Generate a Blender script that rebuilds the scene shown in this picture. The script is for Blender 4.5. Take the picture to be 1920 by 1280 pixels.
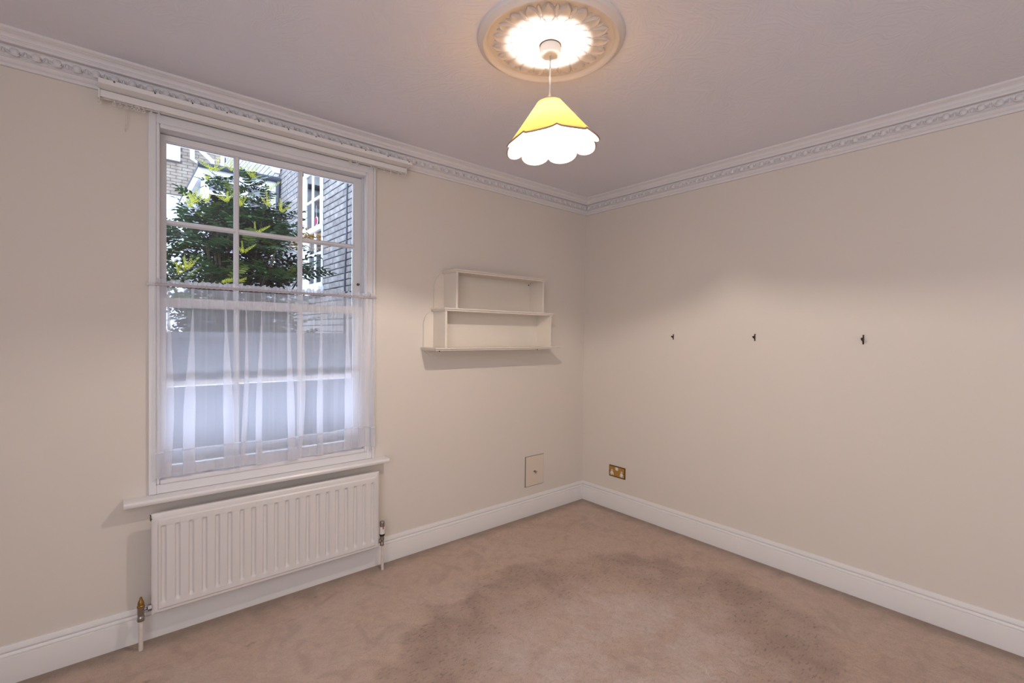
import bpy, bmesh, math, random
from mathutils import Vector, Matrix
PI = math.pi
rnd = random.Random(7)
S = bpy.context.scene
COL = S.collection
for o in list(bpy.data.objects):
    bpy.data.objects.remove(o)

# ------------------------------------------------------------------ camera
YB_ = -4.2; XL_ = -4.15
H = 2.412                     # ceiling height
YAW, PITCH, ROLL, FPX = 0.702808543, 0.0150407624, 0.0110824411, 884.993592
fw = Vector((math.cos(PITCH)*math.sin(YAW), math.cos(PITCH)*math.cos(YAW), -math.sin(PITCH)))
r0 = Vector((math.cos(YAW), -math.sin(YAW), 0)); u0 = r0.cross(fw)
r_ = r0*math.cos(ROLL)+u0*math.sin(ROLL); u_ = -r0*math.sin(ROLL)+u0*math.cos(ROLL)
cam = bpy.data.cameras.new('camera'); camo = bpy.data.objects.new('camera', cam); COL.objects.link(camo)
M = Matrix.Identity(4)
for i in range(3):
    M[i][0] = r_[i]; M[i][1] = u_[i]; M[i][2] = -fw[i]
M[0][3], M[1][3], M[2][3] = -2.94238, -2.56099, 1.33177
camo.matrix_world = M
cam.sensor_width = 36; cam.lens = FPX/1920*36; cam.clip_start = .02; cam.clip_end = 200
S.camera = camo

# ------------------------------------------------------------------ sky, lights, exposure
S.view_settings.view_transform = 'Standard'; S.view_settings.look = 'None'
S.view_settings.gamma = 1; S.view_settings.use_curve_mapping = False
S.view_settings.exposure = 0.0
w = bpy.data.worlds.new('sky'); S.world = w; w.use_nodes = True
bg = w.node_tree.nodes['Background']
bg.inputs[0].default_value = (.64, .78, 1.0, 1); bg.inputs[1].default_value = 6.0
def area(name, loc, rot, sx, sy, power, color):
    l = bpy.data.lights.new(name, 'AREA'); l.shape = 'RECTANGLE'; l.size = sx; l.size_y = sy
    l.energy = power; l.color = color
    o = bpy.data.objects.new(name, l); COL.objects.link(o); o.location = loc; o.rotation_euler = rot
    return o
# added fill lamp at the solid wall behind the camera, in place of daylight
area('fill_behind', (-3.36, YB_+.04, 1.45), (PI/2, 0, 0), 1.3, 1.8, 9.5, (.68, .82, 1.0))
area('fill_side', (XL_+.04, -3.15, 1.45), (PI/2, 0, -PI/2), 1.7, 1.9, 34, (.92, .93, 1.0))  # second added fill lamp, at the unseen side wall
area('courtyard_fill', (-2.3, 1.0, .25), (-2.44, 0, 0), 2.2, .5, 95, (.60, .72, 1.0))  # added lamp hidden below the sill line, stands in for bounced daylight
sun = bpy.data.lights.new('sun', 'SUN'); sun.energy = 2.2; sun.angle = math.radians(8); sun.color = (1, .93, .82)
so = bpy.data.objects.new('sun', sun); COL.objects.link(so)
so.rotation_euler = Vector((-.35, 1.0, -.95)).to_track_quat('-Z', 'Y').to_euler()
LX, LY = -1.712, -1.308       # ceiling rose / pendant axis
BULB_Z = 2.085
bl = bpy.data.lights.new('bulb_light', 'POINT'); bl.energy = 36; bl.color = (1, .89, .79); bl.shadow_soft_size = .014
blo = bpy.data.objects.new('bulb_light', bl); COL.objects.link(blo); blo.location = (LX, LY, BULB_Z)

# ------------------------------------------------------------------ materials
def mat(name, col, rough=.6, metal=0, bump=None, var=None, spec=.5, randobj=0, coat=0):
    """bump=(scale,strength,dist)  var=(scale,colour2,detail)"""
    m = bpy.data.materials.new(name); m.use_nodes = True
    nt = m.node_tree; b = nt.nodes['Principled BSDF']
    b.inputs['Base Color'].default_value = (*col, 1); b.inputs['Roughness'].default_value = rough
    b.inputs['Metallic'].default_value = metal; b.inputs['Specular IOR Level'].default_value = spec
    b.inputs['Coat Weight'].default_value = coat
    tc = nt.nodes.new('ShaderNodeTexCoord')
    out = None
    if var:
        n = nt.nodes.new('ShaderNodeTexNoise'); n.inputs['Scale'].default_value = var[0]; n.inputs['Detail'].default_value = var[2]
        nt.links.new(tc.outputs['Object'], n.inputs['Vector'])
        cr = nt.nodes.new('ShaderNodeValToRGB'); cr.color_ramp.elements[0].position = .35; cr.color_ramp.elements[1].position = .65
        cr.color_ramp.elements[0].color = (*col, 1); cr.color_ramp.elements[1].color = (*var[1], 1)
        nt.links.new(n.outputs[0], cr.inputs[0]); out = cr.outputs[0]
    if randobj:
        oi = nt.nodes.new('ShaderNodeObjectInfo'); hsv = nt.nodes.new('ShaderNodeHueSaturation')
        mr = nt.nodes.new('ShaderNodeMapRange'); mr.inputs[3].default_value = 1-randobj; mr.inputs[4].default_value = 1+randobj
        nt.links.new(oi.outputs['Random'], mr.inputs[0]); nt.links.new(mr.outputs[0], hsv.inputs['Value'])
        if out: nt.links.new(out, hsv.inputs['Color'])
        else: hsv.inputs['Color'].default_value = (*col, 1)
        out = hsv.outputs[0]
    if out: nt.links.new(out, b.inputs['Base Color'])
    if bump:
        n = nt.nodes.new('ShaderNodeTexNoise'); n.inputs['Scale'].default_value = bump[0]; n.inputs['Detail'].default_value = 4
        nt.links.new(tc.outputs['Object'], n.inputs['Vector'])
        bp = nt.nodes.new('ShaderNodeBump'); bp.inputs['Strength'].default_value = bump[1]; bp.inputs['Distance'].default_value = bump[2]
        nt.links.new(n.outputs[0], bp.inputs['Height']); nt.links.new(bp.outputs[0], b.inputs['Normal'])
    return m
WALL = mat('cream_wall_paint', (.755, .69, .62), .75, bump=(9, .10, .01), spec=.25)
CEIL = mat('ceiling_paint', (.84, .825, .89), .8, spec=.2)  # blue tint stands in for window daylight on the ceiling
GLOSS = mat('white_gloss_paint', (.83, .80, .78), .28, bump=(30, .05, .002))
CORN = mat('cornice_paint', (.80, .765, .77), .6, bump=(60, .08, .002), spec=.3)
SATIN = mat('white_satin_paint', (.80, .78, .79), .42, bump=(40, .05, .002))
RADM = mat('radiator_enamel', (.77, .73, .71), .33)
SHELFM = mat('shelf_cream_paint', (.78, .71, .625), .5, bump=(50, .05, .002), spec=.35)
PLAST = mat('white_plastic', (.78, .74, .70), .4)
CHROME = mat('dull_chrome', (.42, .40, .38), .25, 1, bump=(80, .2, .002))
CHROMED = mat('tarnished_metal', (.16, .14, .12), .35, 1)
BRASS = mat('brass', (.62, .36, .10), .33, 1)
BRASSD = mat('dark_brass_edge', (.16, .085, .025), .45, .7)
OLDBRASS = mat('aged_brass', (.32, .18, .05), .42, .8, bump=(120, .3, .002))
BRONZE = mat('dark_bronze', (.035, .022, .016), .45, .5)
BLACK = mat('black_rubber', (.015, .015, .015), .5)
SCREW = mat('dark_screw', (.04, .03, .025), .5, .5)
HOLE = mat('shadow_gap', (.03, .022, .018), .9)
RED = mat('red_plastic', (.5, .02, .03), .4)
PIPE = mat('painted_pipe', (.76, .69, .64), .45, var=(40, (.70, .62, .56), 2))
PANELM = mat('hatch_paint', (.75, .65, .54), .6, bump=(14, .15, .004), spec=.3)

def ceiling_bump(m):
    nt = m.node_tree; b = nt.nodes['Principled BSDF']; tc = nt.nodes.new('ShaderNodeTexCoord')
    n1 = nt.nodes.new('ShaderNodeTexNoise'); n1.inputs['Scale'].default_value = 2.2; n1.inputs['Detail'].default_value = 2
    mix = nt.nodes.new('ShaderNodeVectorMath'); mix.operation = 'MULTIPLY_ADD'; mix.inputs[1].default_value = (1.2,)*3
    nt.links.new(tc.outputs['Object'], n1.inputs['Vector']); nt.links.new(n1.outputs['Color'], mix.inputs[0]); nt.links.new(tc.outputs['Object'], mix.inputs[2])
    wv = nt.nodes.new('ShaderNodeTexNoise'); wv.inputs['Scale'].default_value = 14; wv.inputs['Detail'].default_value = 5; wv.inputs['Distortion'].default_value = 1.6
    mp = nt.nodes.new('ShaderNodeMapping'); mp.inputs['Scale'].default_value = (.45, 2.2, 1)
    nt.links.new(mix.outputs[0], mp.inputs[0]); nt.links.new(mp.outputs[0], wv.inputs['Vector'])
    bp = nt.nodes.new('ShaderNodeBump'); bp.inputs['Strength'].default_value = .32; bp.inputs['Distance'].default_value = .008
    nt.links.new(wv.outputs[0], bp.inputs['Height']); nt.links.new(bp.outputs[0], b.inputs['Normal'])
ceiling_bump(CEIL)

def carpet_material():
    m = bpy.data.materials.new('worn_beige_carpet'); m.use_nodes = True; nt = m.node_tree; N = nt.nodes.new; L = nt.links.new
    b = nt.nodes['Principled BSDF']; b.inputs['Roughness'].default_value = .95; b.inputs['Specular IOR Level'].default_value = .1
    b.inputs['Sheen Weight'].default_value = .25; b.inputs['Sheen Roughness'].default_value = .5
    g = N('ShaderNodeNewGeometry'); P0 = g.outputs['Position']
    def noise(sc, det=4, dist=0, vec=P0):
        n = N('ShaderNodeTexNoise'); n.inputs['Scale'].default_value = sc; n.inputs['Detail'].default_value = det; n.inputs['Distortion'].default_value = dist
        L(vec, n.inputs['Vector']); return n
    def math_(op, a, b_=None, c=None):
        n = N('ShaderNodeMath'); n.operation = op
        for i, v in enumerate((a, b_, c)):
            if v is None: continue
            if isinstance(v, (int, float)): n.inputs[i].default_value = v
            else: L(v, n.inputs[i])
        return n.outputs[0]
    # warp positions so that the worn areas have ragged edges
    wn = noise(5.5, 8); va = N('ShaderNodeVectorMath'); va.operation = 'MULTIPLY_ADD'; va.inputs[1].default_value = (.42, .42, 0)
    L(wn.outputs['Color'], va.inputs[0]); L(P0, va.inputs[2])
    vs = N('ShaderNodeVectorMath'); vs.operation = 'SUBTRACT'; vs.inputs[1].default_value = (.21, .21, 0); L(va.outputs[0], vs.inputs[0])
    base = (.61, .445, .345)
    # dust line along the skirtings
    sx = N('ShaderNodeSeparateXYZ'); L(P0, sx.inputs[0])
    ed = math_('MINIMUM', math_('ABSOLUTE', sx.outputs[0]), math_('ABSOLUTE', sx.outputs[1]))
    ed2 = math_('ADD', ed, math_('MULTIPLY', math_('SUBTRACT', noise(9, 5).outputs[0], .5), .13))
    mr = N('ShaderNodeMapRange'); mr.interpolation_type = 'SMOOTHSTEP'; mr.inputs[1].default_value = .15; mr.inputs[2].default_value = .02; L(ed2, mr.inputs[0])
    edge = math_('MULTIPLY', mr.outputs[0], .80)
    def mixc(f, c1, c2):
        n = N('ShaderNodeMix'); n.data_type = 'RGBA'
        L(f, n.inputs[0])
        if isinstance(c1, tuple): n.inputs[6].default_value = (*c1, 1)
        else: L(c1, n.inputs[6])
        if isinstance(c2, tuple): n.inputs[7].default_value = (*c2, 1)
        else: L(c2, n.inputs[7])
        return n.outputs[2]
    big = noise(2.1, 3, .4)
    cr = N('ShaderNodeMapRange'); cr.inputs[1].default_value = .38; cr.inputs[2].default_value = .65; L(big.outputs[0], cr.inputs[0])
    c = mixc(cr.outputs[0], base, (.64, .485, .395))
    # worn nap: a trodden area whose rim is darkest and whose middle is brushed pale
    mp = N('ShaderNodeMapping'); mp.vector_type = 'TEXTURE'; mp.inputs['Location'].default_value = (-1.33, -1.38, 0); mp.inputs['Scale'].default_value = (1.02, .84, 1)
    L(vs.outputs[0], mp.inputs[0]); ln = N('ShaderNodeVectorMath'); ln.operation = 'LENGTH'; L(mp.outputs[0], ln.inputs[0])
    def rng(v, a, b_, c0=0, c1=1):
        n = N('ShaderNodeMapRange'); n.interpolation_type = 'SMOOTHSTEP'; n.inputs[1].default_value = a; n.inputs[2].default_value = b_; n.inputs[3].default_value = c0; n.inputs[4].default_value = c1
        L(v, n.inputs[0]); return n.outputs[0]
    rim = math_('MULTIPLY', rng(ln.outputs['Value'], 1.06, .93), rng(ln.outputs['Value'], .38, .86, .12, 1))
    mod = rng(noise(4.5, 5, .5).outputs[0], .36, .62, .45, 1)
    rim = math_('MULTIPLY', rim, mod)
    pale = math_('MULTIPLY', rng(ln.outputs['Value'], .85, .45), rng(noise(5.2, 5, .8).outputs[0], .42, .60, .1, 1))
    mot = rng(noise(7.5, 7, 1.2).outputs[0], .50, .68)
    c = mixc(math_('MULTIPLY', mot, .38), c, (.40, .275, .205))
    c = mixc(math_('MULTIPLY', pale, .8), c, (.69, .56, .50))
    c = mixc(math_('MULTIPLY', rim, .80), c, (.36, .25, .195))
    # brushed tufts: short dark dashes, mostly along the rim
    ds = N('ShaderNodeMapping'); ds.inputs['Rotation'].default_value = (0, 0, .75); ds.inputs['Scale'].default_value = (38, 105, 1); L(P0, ds.inputs[0])
    dn = noise(1.0, 3, .4, ds.outputs[0])
    dash = math_('MULTIPLY', rng(dn.outputs[0], .56, .68), math_('ADD', math_('MULTIPLY', rim, .75), .13))
    c = mixc(dash, c, (.20, .13, .10))
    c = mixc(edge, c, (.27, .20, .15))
    # nap streaks and speckles
    n2 = noise(24, 8, .6); mr2 = N('ShaderNodeMapRange'); mr2.inputs[1].default_value = .35; mr2.inputs[2].default_value = .7; L(n2.outputs[0], mr2.inputs[0])
    c = mixc(math_('MULTIPLY', mr2.outputs[0], .22), c, (.36, .25, .20))
    n3 = noise(150, 3); mr3 = N('ShaderNodeMapRange'); mr3.inputs[1].default_value = .5; mr3.inputs[2].default_value = .75; L(n3.outputs[0], mr3.inputs[0])
    c = mixc(math_('MULTIPLY', mr3.outputs[0], .35), c, (.33, .235, .18))
    n4 = noise(11, 2); mr4 = N('ShaderNodeMapRange'); mr4.inputs[1].default_value = .72; mr4.inputs[2].default_value = .78; L(n4.outputs[0], mr4.inputs[0])
    c = mixc(math_('MULTIPLY', mr4.outputs[0], .5), c, (.20, .14, .10))
    L(c, b.inputs['Base Color'])
    bp = N('ShaderNodeBump'); bp.inputs['Strength'].default_value = 1.0; bp.inputs['Distance'].default_value = .010
    hh = math_('ADD', math_('MULTIPLY', noise(260, 2).outputs[0], .5), math_('MULTIPLY', noise(22, 6, .7).outputs[0], 1.6))
    L(hh, bp.inputs['Height']); L(bp.outputs[0], b.inputs['Normal'])
    return m
CARPET = carpet_material()

def glass_material(name, tint=(1, 1, 1), refl=.5):
    m = bpy.data.materials.new(name); m.use_nodes = True; nt = m.node_tree; nt.nodes.clear()
    o = nt.nodes.new('ShaderNodeOutputMaterial'); t = nt.nodes.new('ShaderNodeBsdfTransparent'); t.inputs[0].default_value = (*tint, 1)
    g = nt.nodes.new('ShaderNodeBsdfGlossy'); g.inputs['Roughness'].default_value = .01; mx = nt.nodes.new('ShaderNodeMixShader')
    fr = nt.nodes.new('ShaderNodeFresnel'); fr.inputs[0].default_value = 1.5
    nt.links.new(fr.outputs[0], mx.inputs[0]); nt.links.new(t.outputs[0], mx.inputs[1]); nt.links.new(g.outputs[0], mx.inputs[2]); nt.links.new(mx.outputs[0], o.inputs[0])
    return m
GLASS = glass_material('window_glass')

def cloth_material(name, col, transp, transl=.5):
    m = bpy.data.materials.new(name); m.use_nodes = True; nt = m.node_tree; nt.nodes.clear()
    o = nt.nodes.new('ShaderNodeOutputMaterial'); t = nt.nodes.new('ShaderNodeBsdfTransparent')
    d = nt.nodes.new('ShaderNodeBsdfDiffuse'); d.inputs[0].default_value = (*col, 1); tl = nt.nodes.new('ShaderNodeBsdfTranslucent'); tl.inputs[0].default_value = (*col, 1)
    m1 = nt.nodes.new('ShaderNodeMixShader'); m1.inputs[0].default_value = transl
    nt.links.new(d.outputs[0], m1.inputs[1]); nt.links.new(tl.outputs[0], m1.inputs[2])
    m2 = nt.nodes.new('ShaderNodeMixShader')
    # weave lets less light through at grazing angles
    lw = nt.nodes.new('ShaderNodeLayerWeight'); lw.inputs[0].default_value = .35
    mr = nt.nodes.new('ShaderNodeMapRange'); mr.inputs[3].default_value = 1-transp; mr.inputs[4].default_value = min(1, (1-transp)*2.6)
    nt.links.new(lw.outputs['Facing'], mr.inputs[0]); nt.links.new(mr.outputs[0], m2.inputs[0])
    nt.links.new(t.outputs[0], m2.inputs[1]); nt.links.new(m1.outputs[0], m2.inputs[2]); nt.links.new(m2.outputs[0], o.inputs[0])
    return m
SHEER = cloth_material('sheer_voile', (.95, .95, .98), .62, .6)
SHEERHEM = cloth_material('sheer_voile_hem', (.95, .95, .98), .62, .6)
FRILL = cloth_material('gathered_voile', (.95, .95, .98), .25, .6)
def shade_material():
    m = bpy.data.materials.new('yellow_shade_fabric'); m.use_nodes = True; nt = m.node_tree; nt.nodes.clear()
    o = nt.nodes.new('ShaderNodeOutputMaterial'); d = nt.nodes.new('ShaderNodeBsdfDiffuse'); tl = nt.nodes.new('ShaderNodeBsdfTranslucent'); mx = nt.nodes.new('ShaderNodeMixShader')
    d.inputs[0].default_value = (.86, .64, .28, 1); tl.inputs[0].default_value = (.95, .52, .075, 1); mx.inputs[0].default_value = .07
    nt.links.new(d.outputs[0], mx.inputs[1]); nt.links.new(tl.outputs[0], mx.inputs[2]); nt.links.new(mx.outputs[0], o.inputs[0]); return m
SHADE = shade_material()
TRIMM = mat('mauve_piping', (.42, .27, .22), .8)
def emis(name, col, st):
    m = bpy.data.materials.new(name); m.use_nodes = True; nt = m.node_tree; nt.nodes.clear()
    o = nt.nodes.new('ShaderNodeOutputMaterial'); e = nt.nodes.new('ShaderNodeEmission'); e.inputs[0].default_value = (*col, 1); e.inputs[1].default_value = st
    nt.links.new(e.outputs[0], o.inputs[0]); return m
FILA = emis('glowing_filament', (1, .85, .62), 60)
# outside
BRICKG = mat('grey_stock_brick', (.20, .19, .19), .9, bump=(60, .5, .006), var=(16, (.29, .27, .26), 5), randobj=.22, spec=.2)
MORTAR = mat('dark_mortar', (.035, .03, .03), .95, bump=(40, .4, .005))
BRICKY = mat('yellow_stock_brick', (.25, .205, .165), .9, bump=(30, .4, .006), var=(5, (.36, .31, .26), 4), spec=.2)
MORTARY = mat('pale_mortar', (.13, .11, .10), .95)
WPAINT = mat('white_exterior_paint', (.82, .84, .86), .5)
GREYP = mat('grey_exterior_panel', (.26, .27, .31), .6, var=(3, (.32, .33, .37), 3))
RENDER = mat('grey_render', (.055, .055, .065), .9, bump=(20, .3, .01), var=(3, (.075, .075, .085), 4))
DARKP = mat('dark_gutter', (.04, .05, .07), .5)
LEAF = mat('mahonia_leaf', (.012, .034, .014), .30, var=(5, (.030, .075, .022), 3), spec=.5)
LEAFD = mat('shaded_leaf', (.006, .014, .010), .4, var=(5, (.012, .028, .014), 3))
LEAFY = mat('young_leaf', (.05, .10, .02), .4, var=(8, (.15, .19, .03), 3))
FLOWER = mat('yellow_flower', (.50, .47, .03), .6, var=(40, (.30, .36, .04), 2))
STEM = mat('brown_stem', (.05, .035, .025), .9)
SOIL = mat('dark_soil', (.06, .045, .035), .95, bump=(12, .6, .03))
CURT = mat('terracotta_curtain', (.60, .25, .17), .85, var=(12, (.45, .17, .12), 3))
PINK = mat('crimson_disc', (.26, .006, .05), .7)
INT = mat('reflected_sky_tone', (.42, .52, .56), .9)  # sky reflected in the far panes, put into a colour

# ------------------------------------------------------------------ mesh helpers
def quad(bm, a, b, c, d): return bm.faces.new([bm.verts.new(v) for v in (a, b, c, d)])
def box(bm, x0, x1, y0, y1, z0, z1):
    v = [bm.verts.new(p) for p in ((x0,y0,z0),(x1,y0,z0),(x1,y1,z0),(x0,y1,z0),(x0,y0,z1),(x1,y0,z1),(x1,y1,z1),(x0,y1,z1))]
    for f in ((3,2,1,0),(4,5,6,7),(0,1,5,4),(1,2,6,5),(2,3,7,6),(3,0,4,7)): bm.faces.new([v[i] for i in f])
def obox(x0, x1, y0, y1, z0, z1, bev=0, seg=2):
    bm = bmesh.new(); box(bm, x0, x1, y0, y1, z0, z1)
    if bev: bmesh.ops.bevel(bm, geom=bm.edges[:], offset=bev, segments=seg, profile=.6, affect='EDGES')
    return bm
def lathe(bm, prof, n=32, c=(0,0,0), axis='Z', cap=True):
    rings = []
    for r, h in prof:
        ring = []
        for i in range(n):
            a = 2*PI*i/n; p = (r*math.cos(a), r*math.sin(a), h)
            if axis == 'X': p = (p[2], p[0], p[1])
            if axis == 'Y': p = (p[0], p[2], p[1])
            ring.append(bm.verts.new(Vector(p)+Vector(c)))
        rings.append(ring)
    for a, b in zip(rings, rings[1:]):
        for i in range(n): bm.faces.new((a[i], a[(i+1)%n], b[(i+1)%n], b[i]))
    if cap:
        for rg, rev in ((rings[0], True), (rings[-1], False)):
            try: bm.faces.new(rg[::-1] if rev else rg)
            except Exception: pass
def tube(bm, pts, r, n=8, cap=True):
    pts = [Vector(p) for p in pts]; rings = []
    rr = r if isinstance(r, (list, tuple)) else [r]*len(pts)
    for i, p in enumerate(pts):
        t = (pts[min(i+1, len(pts)-1)]-pts[max(i-1, 0)]).normalized()
        up = Vector((0,0,1)) if abs(t.z) < .9 else Vector((1,0,0))
        a = t.cross(up).normalized(); b = a.cross(t)
        rings.append([bm.verts.new(p+(a*math.cos(2*PI*k/n)+b*math.sin(2*PI*k/n))*rr[i]) for k in range(n)])
    for a, b in zip(rings, rings[1:]):
        for k in range(n): bm.faces.new((a[k], a[(k+1)%n], b[(k+1)%n], b[k]))
    if cap: bm.faces.new(rings[0][::-1]); bm.faces.new(rings[-1])
def extrude_profile(bm, prof, p0, p1, out, m0=0, m1=0):
    """profile (o,z) swept from p0 to p1 (2D); out = 2D outward normal; m0/m1 mitre the ends"""
    d = Vector((p1[0]-p0[0], p1[1]-p0[1])).normalized()
    A, B = [], []
    for o, z in prof:
        A.append(bm.verts.new((p0[0]+out[0]*o+d.x*o*m0, p0[1]+out[1]*o+d.y*o*m0, z)))
        B.append(bm.verts.new((p1[0]+out[0]*o-d.x*o*m1, p1[1]+out[1]*o-d.y*o*m1, z)))
    for i in range(len(prof)-1): bm.faces.new((A[i], B[i], B[i+1], A[i+1]))
    bm.faces.new(A[::-1]); bm.faces.new(B)
def link(name, bm, m, parent=None, smooth=False, kind=None, label=None):
    bmesh.ops.recalc_face_normals(bm, faces=bm.faces[:])
    me = bpy.data.meshes.new(name); bm.to_mesh(me); bm.free(); me.materials.append(m)
    if smooth:
        me.polygons.foreach_set('use_smooth', [True]*len(me.polygons))
        if smooth == 'auto': me.set_sharp_from_angle(angle=math.radians(35))
    o = bpy.data.objects.new(name, me); COL.objects.link(o)
    if parent: o.parent = parent; o.matrix_parent_inverse = parent.matrix_world.inverted() if False else Matrix.Translation(-parent.location) if parent.get('_abs') else Matrix.Identity(4)
    if kind: o['kind'] = kind
    if label: o['label'] = label
    return o
def thing(name, loc, label=None, cat=None, group=None, kind=None):
    """Empty at the thing's base. Children are modelled in world coordinates and shifted back."""
    o = bpy.data.objects.new(name, None); COL.objects.link(o); o.location = loc; o['_abs'] = 1
    o.empty_display_size = .05
    if label: o['label'] = label
    if cat: o['category'] = cat
    if group: o['group'] = group
    if kind: o['kind'] = kind
    return o
def tag(o, label, cat, group=None):
    o['label'] = label; o['category'] = cat
    if group: o['group'] = group
    return o
def sub(name, bm, m, parent, **k):       # child of a mesh part (same frame as the part)
    o = link(name, bm, m, None, **k); o.parent = parent; return o
def inst(name, me, parent, mw):
    o = bpy.data.objects.new(name, me); COL.objects.link(o); o.parent = parent
    off = Matrix.Translation(-parent.location) if parent.get('_abs') else Matrix.Identity(4)
    o.matrix_local = off @ mw
    return o
def mesh_of(bm, m, smooth=True, auto=None):
    bmesh.ops.recalc_face_normals(bm, faces=bm.faces[:])
    me = bpy.data.meshes.new('part'); bm.to_mesh(me); bm.free(); me.materials.append(m)
    if smooth: me.polygons.foreach_set('use_smooth', [True]*len(me.polygons))
    if auto: me.set_sharp_from_angle(angle=math.radians(auto))
    return me

# ================================================================== ROOM SHELL
XL, YB = -4.15, -4.2
WX0, WX1, WZ0, WZ1 = -2.792, -1.835, .655, 2.222     # masonry opening for the sashes
def struct(name, bm, m, **k): return link(name, bm, m, kind='structure', **k)
bm = bmesh.new(); quad(bm, (XL,YB,0), (0,YB,0), (0,0,0), (XL,0,0)); box(bm, XL-.3, .3, YB-.3, .3, -.25, -.002)
struct('floor', bm, CARPET)
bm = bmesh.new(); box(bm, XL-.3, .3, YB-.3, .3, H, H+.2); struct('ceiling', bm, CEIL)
bm = bmesh.new()
for a in ((XL-.3, WX0, 0, .10, 0, H), (WX1, .3, 0, .10, 0, H), (WX0, WX1, 0, .10, 0, WZ0), (WX0, WX1, 0, .10, WZ1, H),
          (XL-.3, -2.84, .10, .28, 0, H), (-1.765, .3, .10, .28, 0, H), (-2.84, -1.765, .10, .28, 0, WZ0), (-2.84, -1.765, .10, .28, 2.30, H)): box(bm, *a)
struct('wall_left', bm, WALL)
bm = bmesh.new(); box(bm, 0, .25, YB, 0, 0, H); struct('wall_right', bm, WALL)
bm = bmesh.new(); box(bm, XL-.25, XL, YB, 0, 0, H); struct('wall_side', bm, WALL)
bm = bmesh.new()
box(bm, XL, 0, YB-.25, YB, 0, H)
struct('wall_back', bm, WALL)

# skirting boards
BB = [(0, .143), (.006, .143), (.011, .127), (.0115, .1225), (.0065, .1205), (.0065, .119), (.014, .1175), (.017, .112), (.0175, .107), (.0150, .1035), (.0150, .1025), (.020, .1015), (.021, .0975), (.021, 0), (0, 0)]
bm = bmesh.new(); extrude_profile(bm, BB, (XL, 0), (0, 0), (0, -1), 0, 1); struct('baseboard_left', bm, GLOSS, smooth='auto')
bm = bmesh.new(); extrude_profile(bm, BB, (0, 0), (0, YB), (-1, 0), 1, 0); struct('baseboard_right', bm, GLOSS, smooth='auto')

# cornices: run mouldings with an egg-and-dart band
PF = [(0, H), (.0975, H), (.0975, 2.404), (.093, 2.400), (.088, 2.3985), (.088, 2.3965), (.083, 2.395), (.077, 2.391), (.0735, 2.385), (.0735, 2.380), (.070, 2.380), (.069, 2.376), (.066, 2.376), (.0655, 2.3655), (.040, 2.3675),
      (.040, 2.3635), (.045, 2.3625), (.045, 2.361), (.043, 2.360), (.036, 2.345), (.031, 2.3345), (.031, 2.3325), (.0335, 2.330), (.0335, 2.3275), (.028, 2.326), (.0265, 2.320), (.022, 2.316), (.022, 2.3135), (.0165, 2.3125), (.013, 2.309), (.013, 2.300), (0, 2.300)]
def egg_mesh():
    bm = bmesh.new()
    bmesh.ops.create_uvsphere(bm, u_segments=12, v_segments=8, radius=1)
    bmesh.ops.scale(bm, vec=(.0135, .010, .0175), verts=bm.verts)
    bmesh.ops.translate(bm, vec=(0, -.001, .001), verts=bm.verts)
    pts = []
    for k in range(11):                      # the shell round the egg
        a = PI*(.5)+(-PI*.5-.35)+(k/10)*(PI+.7)
        a = -.35 + k/10*(PI+.7)
        pts.append((.0190*math.cos(a), 0, -.0205*math.sin(a)+.004))
    tube(bm, pts, .0027, 6)
    return mesh_of(bm, CORN)
def dart_mesh():
    bm = bmesh.new()
    v = [bm.verts.new(p) for p in ((0, -.006, .012), (-.0035, 0, .011), (.0035, 0, .011), (0, -.0085, -.006), (-.005, 0, -.010), (.005, 0, -.010), (0, -.002, -.015))]
    for f in ((0,1,3),(1,4,3),(0,3,2),(2,3,5),(3,4,6),(3,6,5)): bm.faces.new([v[i] for i in f])
    for s in (-1, 1): tube(bm, [(s*.0015, -.004, .010), (s*.006, -.003, .0), (s*.0085, -.001, -.012)], [.0018, .002, .0012], 5)
    return mesh_of(bm, CORN)
EGG, DART = egg_mesh(), dart_mesh()
def cornice(name, p0, p1, out, m0, m1, n, start, step, rot):
    bm = bmesh.new(); extrude_profile(bm, PF, p0, p1, out, m0, m1)
    c = struct(name, bm, CORN, smooth='auto')
    tilt = Matrix.Rotation(math.radians(-27), 4, 'X')
    for k in range(n):
        s = start+k*step
        for me, nm, ds in ((EGG, 'egg', 0), (DART, 'dart', step/2)):
            q = s+ds
            loc = Vector((-q, -.0395, 2.3475)) if rot == 0 else Vector((-.0395, -q, 2.3475))
            inst(nm, me, c, Matrix.Translation(loc) @ Matrix.Rotation(rot, 4, 'Z') @ tilt)
    # small leaf band under the bead
    bm = bmesh.new(); q = .03
    while q < n*step+start:
        x, o = -q, -.0245
        pts = [(x-.006, o+.002, 2.3255), (x, o-.0035, 2.3245), (x+.006, o+.002, 2.3255), (x, o+.001, 2.3155)]
        if rot: pts = [(p[1], p[0], p[2]) for p in pts]
        v = [bm.verts.new(p) for p in pts]
        bm.faces.new(v[:3]); bm.faces.new((v[0], v[1], v[3])); bm.faces.new((v[1], v[2], v[3])); q += .0141
    link('leaf_band', bm, CORN, c, kind='stuff')
    return c
cornice('trim_1', (XL, 0), (0, 0), (0, -1), 0, 1, 72, .062, .0563, 0)
cornice('trim_2', (0, 0), (0, YB), (-1, 0), 1, 0, 66, .062, .0572, -PI/2)

# ================================================================== WINDOW
win = thing('window_1', (-2.31, 0, .6), kind='structure')
def part(name, bm, m, **k): return link(name, bm, m, win, **k)
def frame_member(x0, x1, y0, y1, z0, z1, bev=.003): return obox(x0, x1, y0, y1, z0, z1, bev)
AX0, AX1, AZ1 = -2.824, -1.806, 2.262
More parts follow.
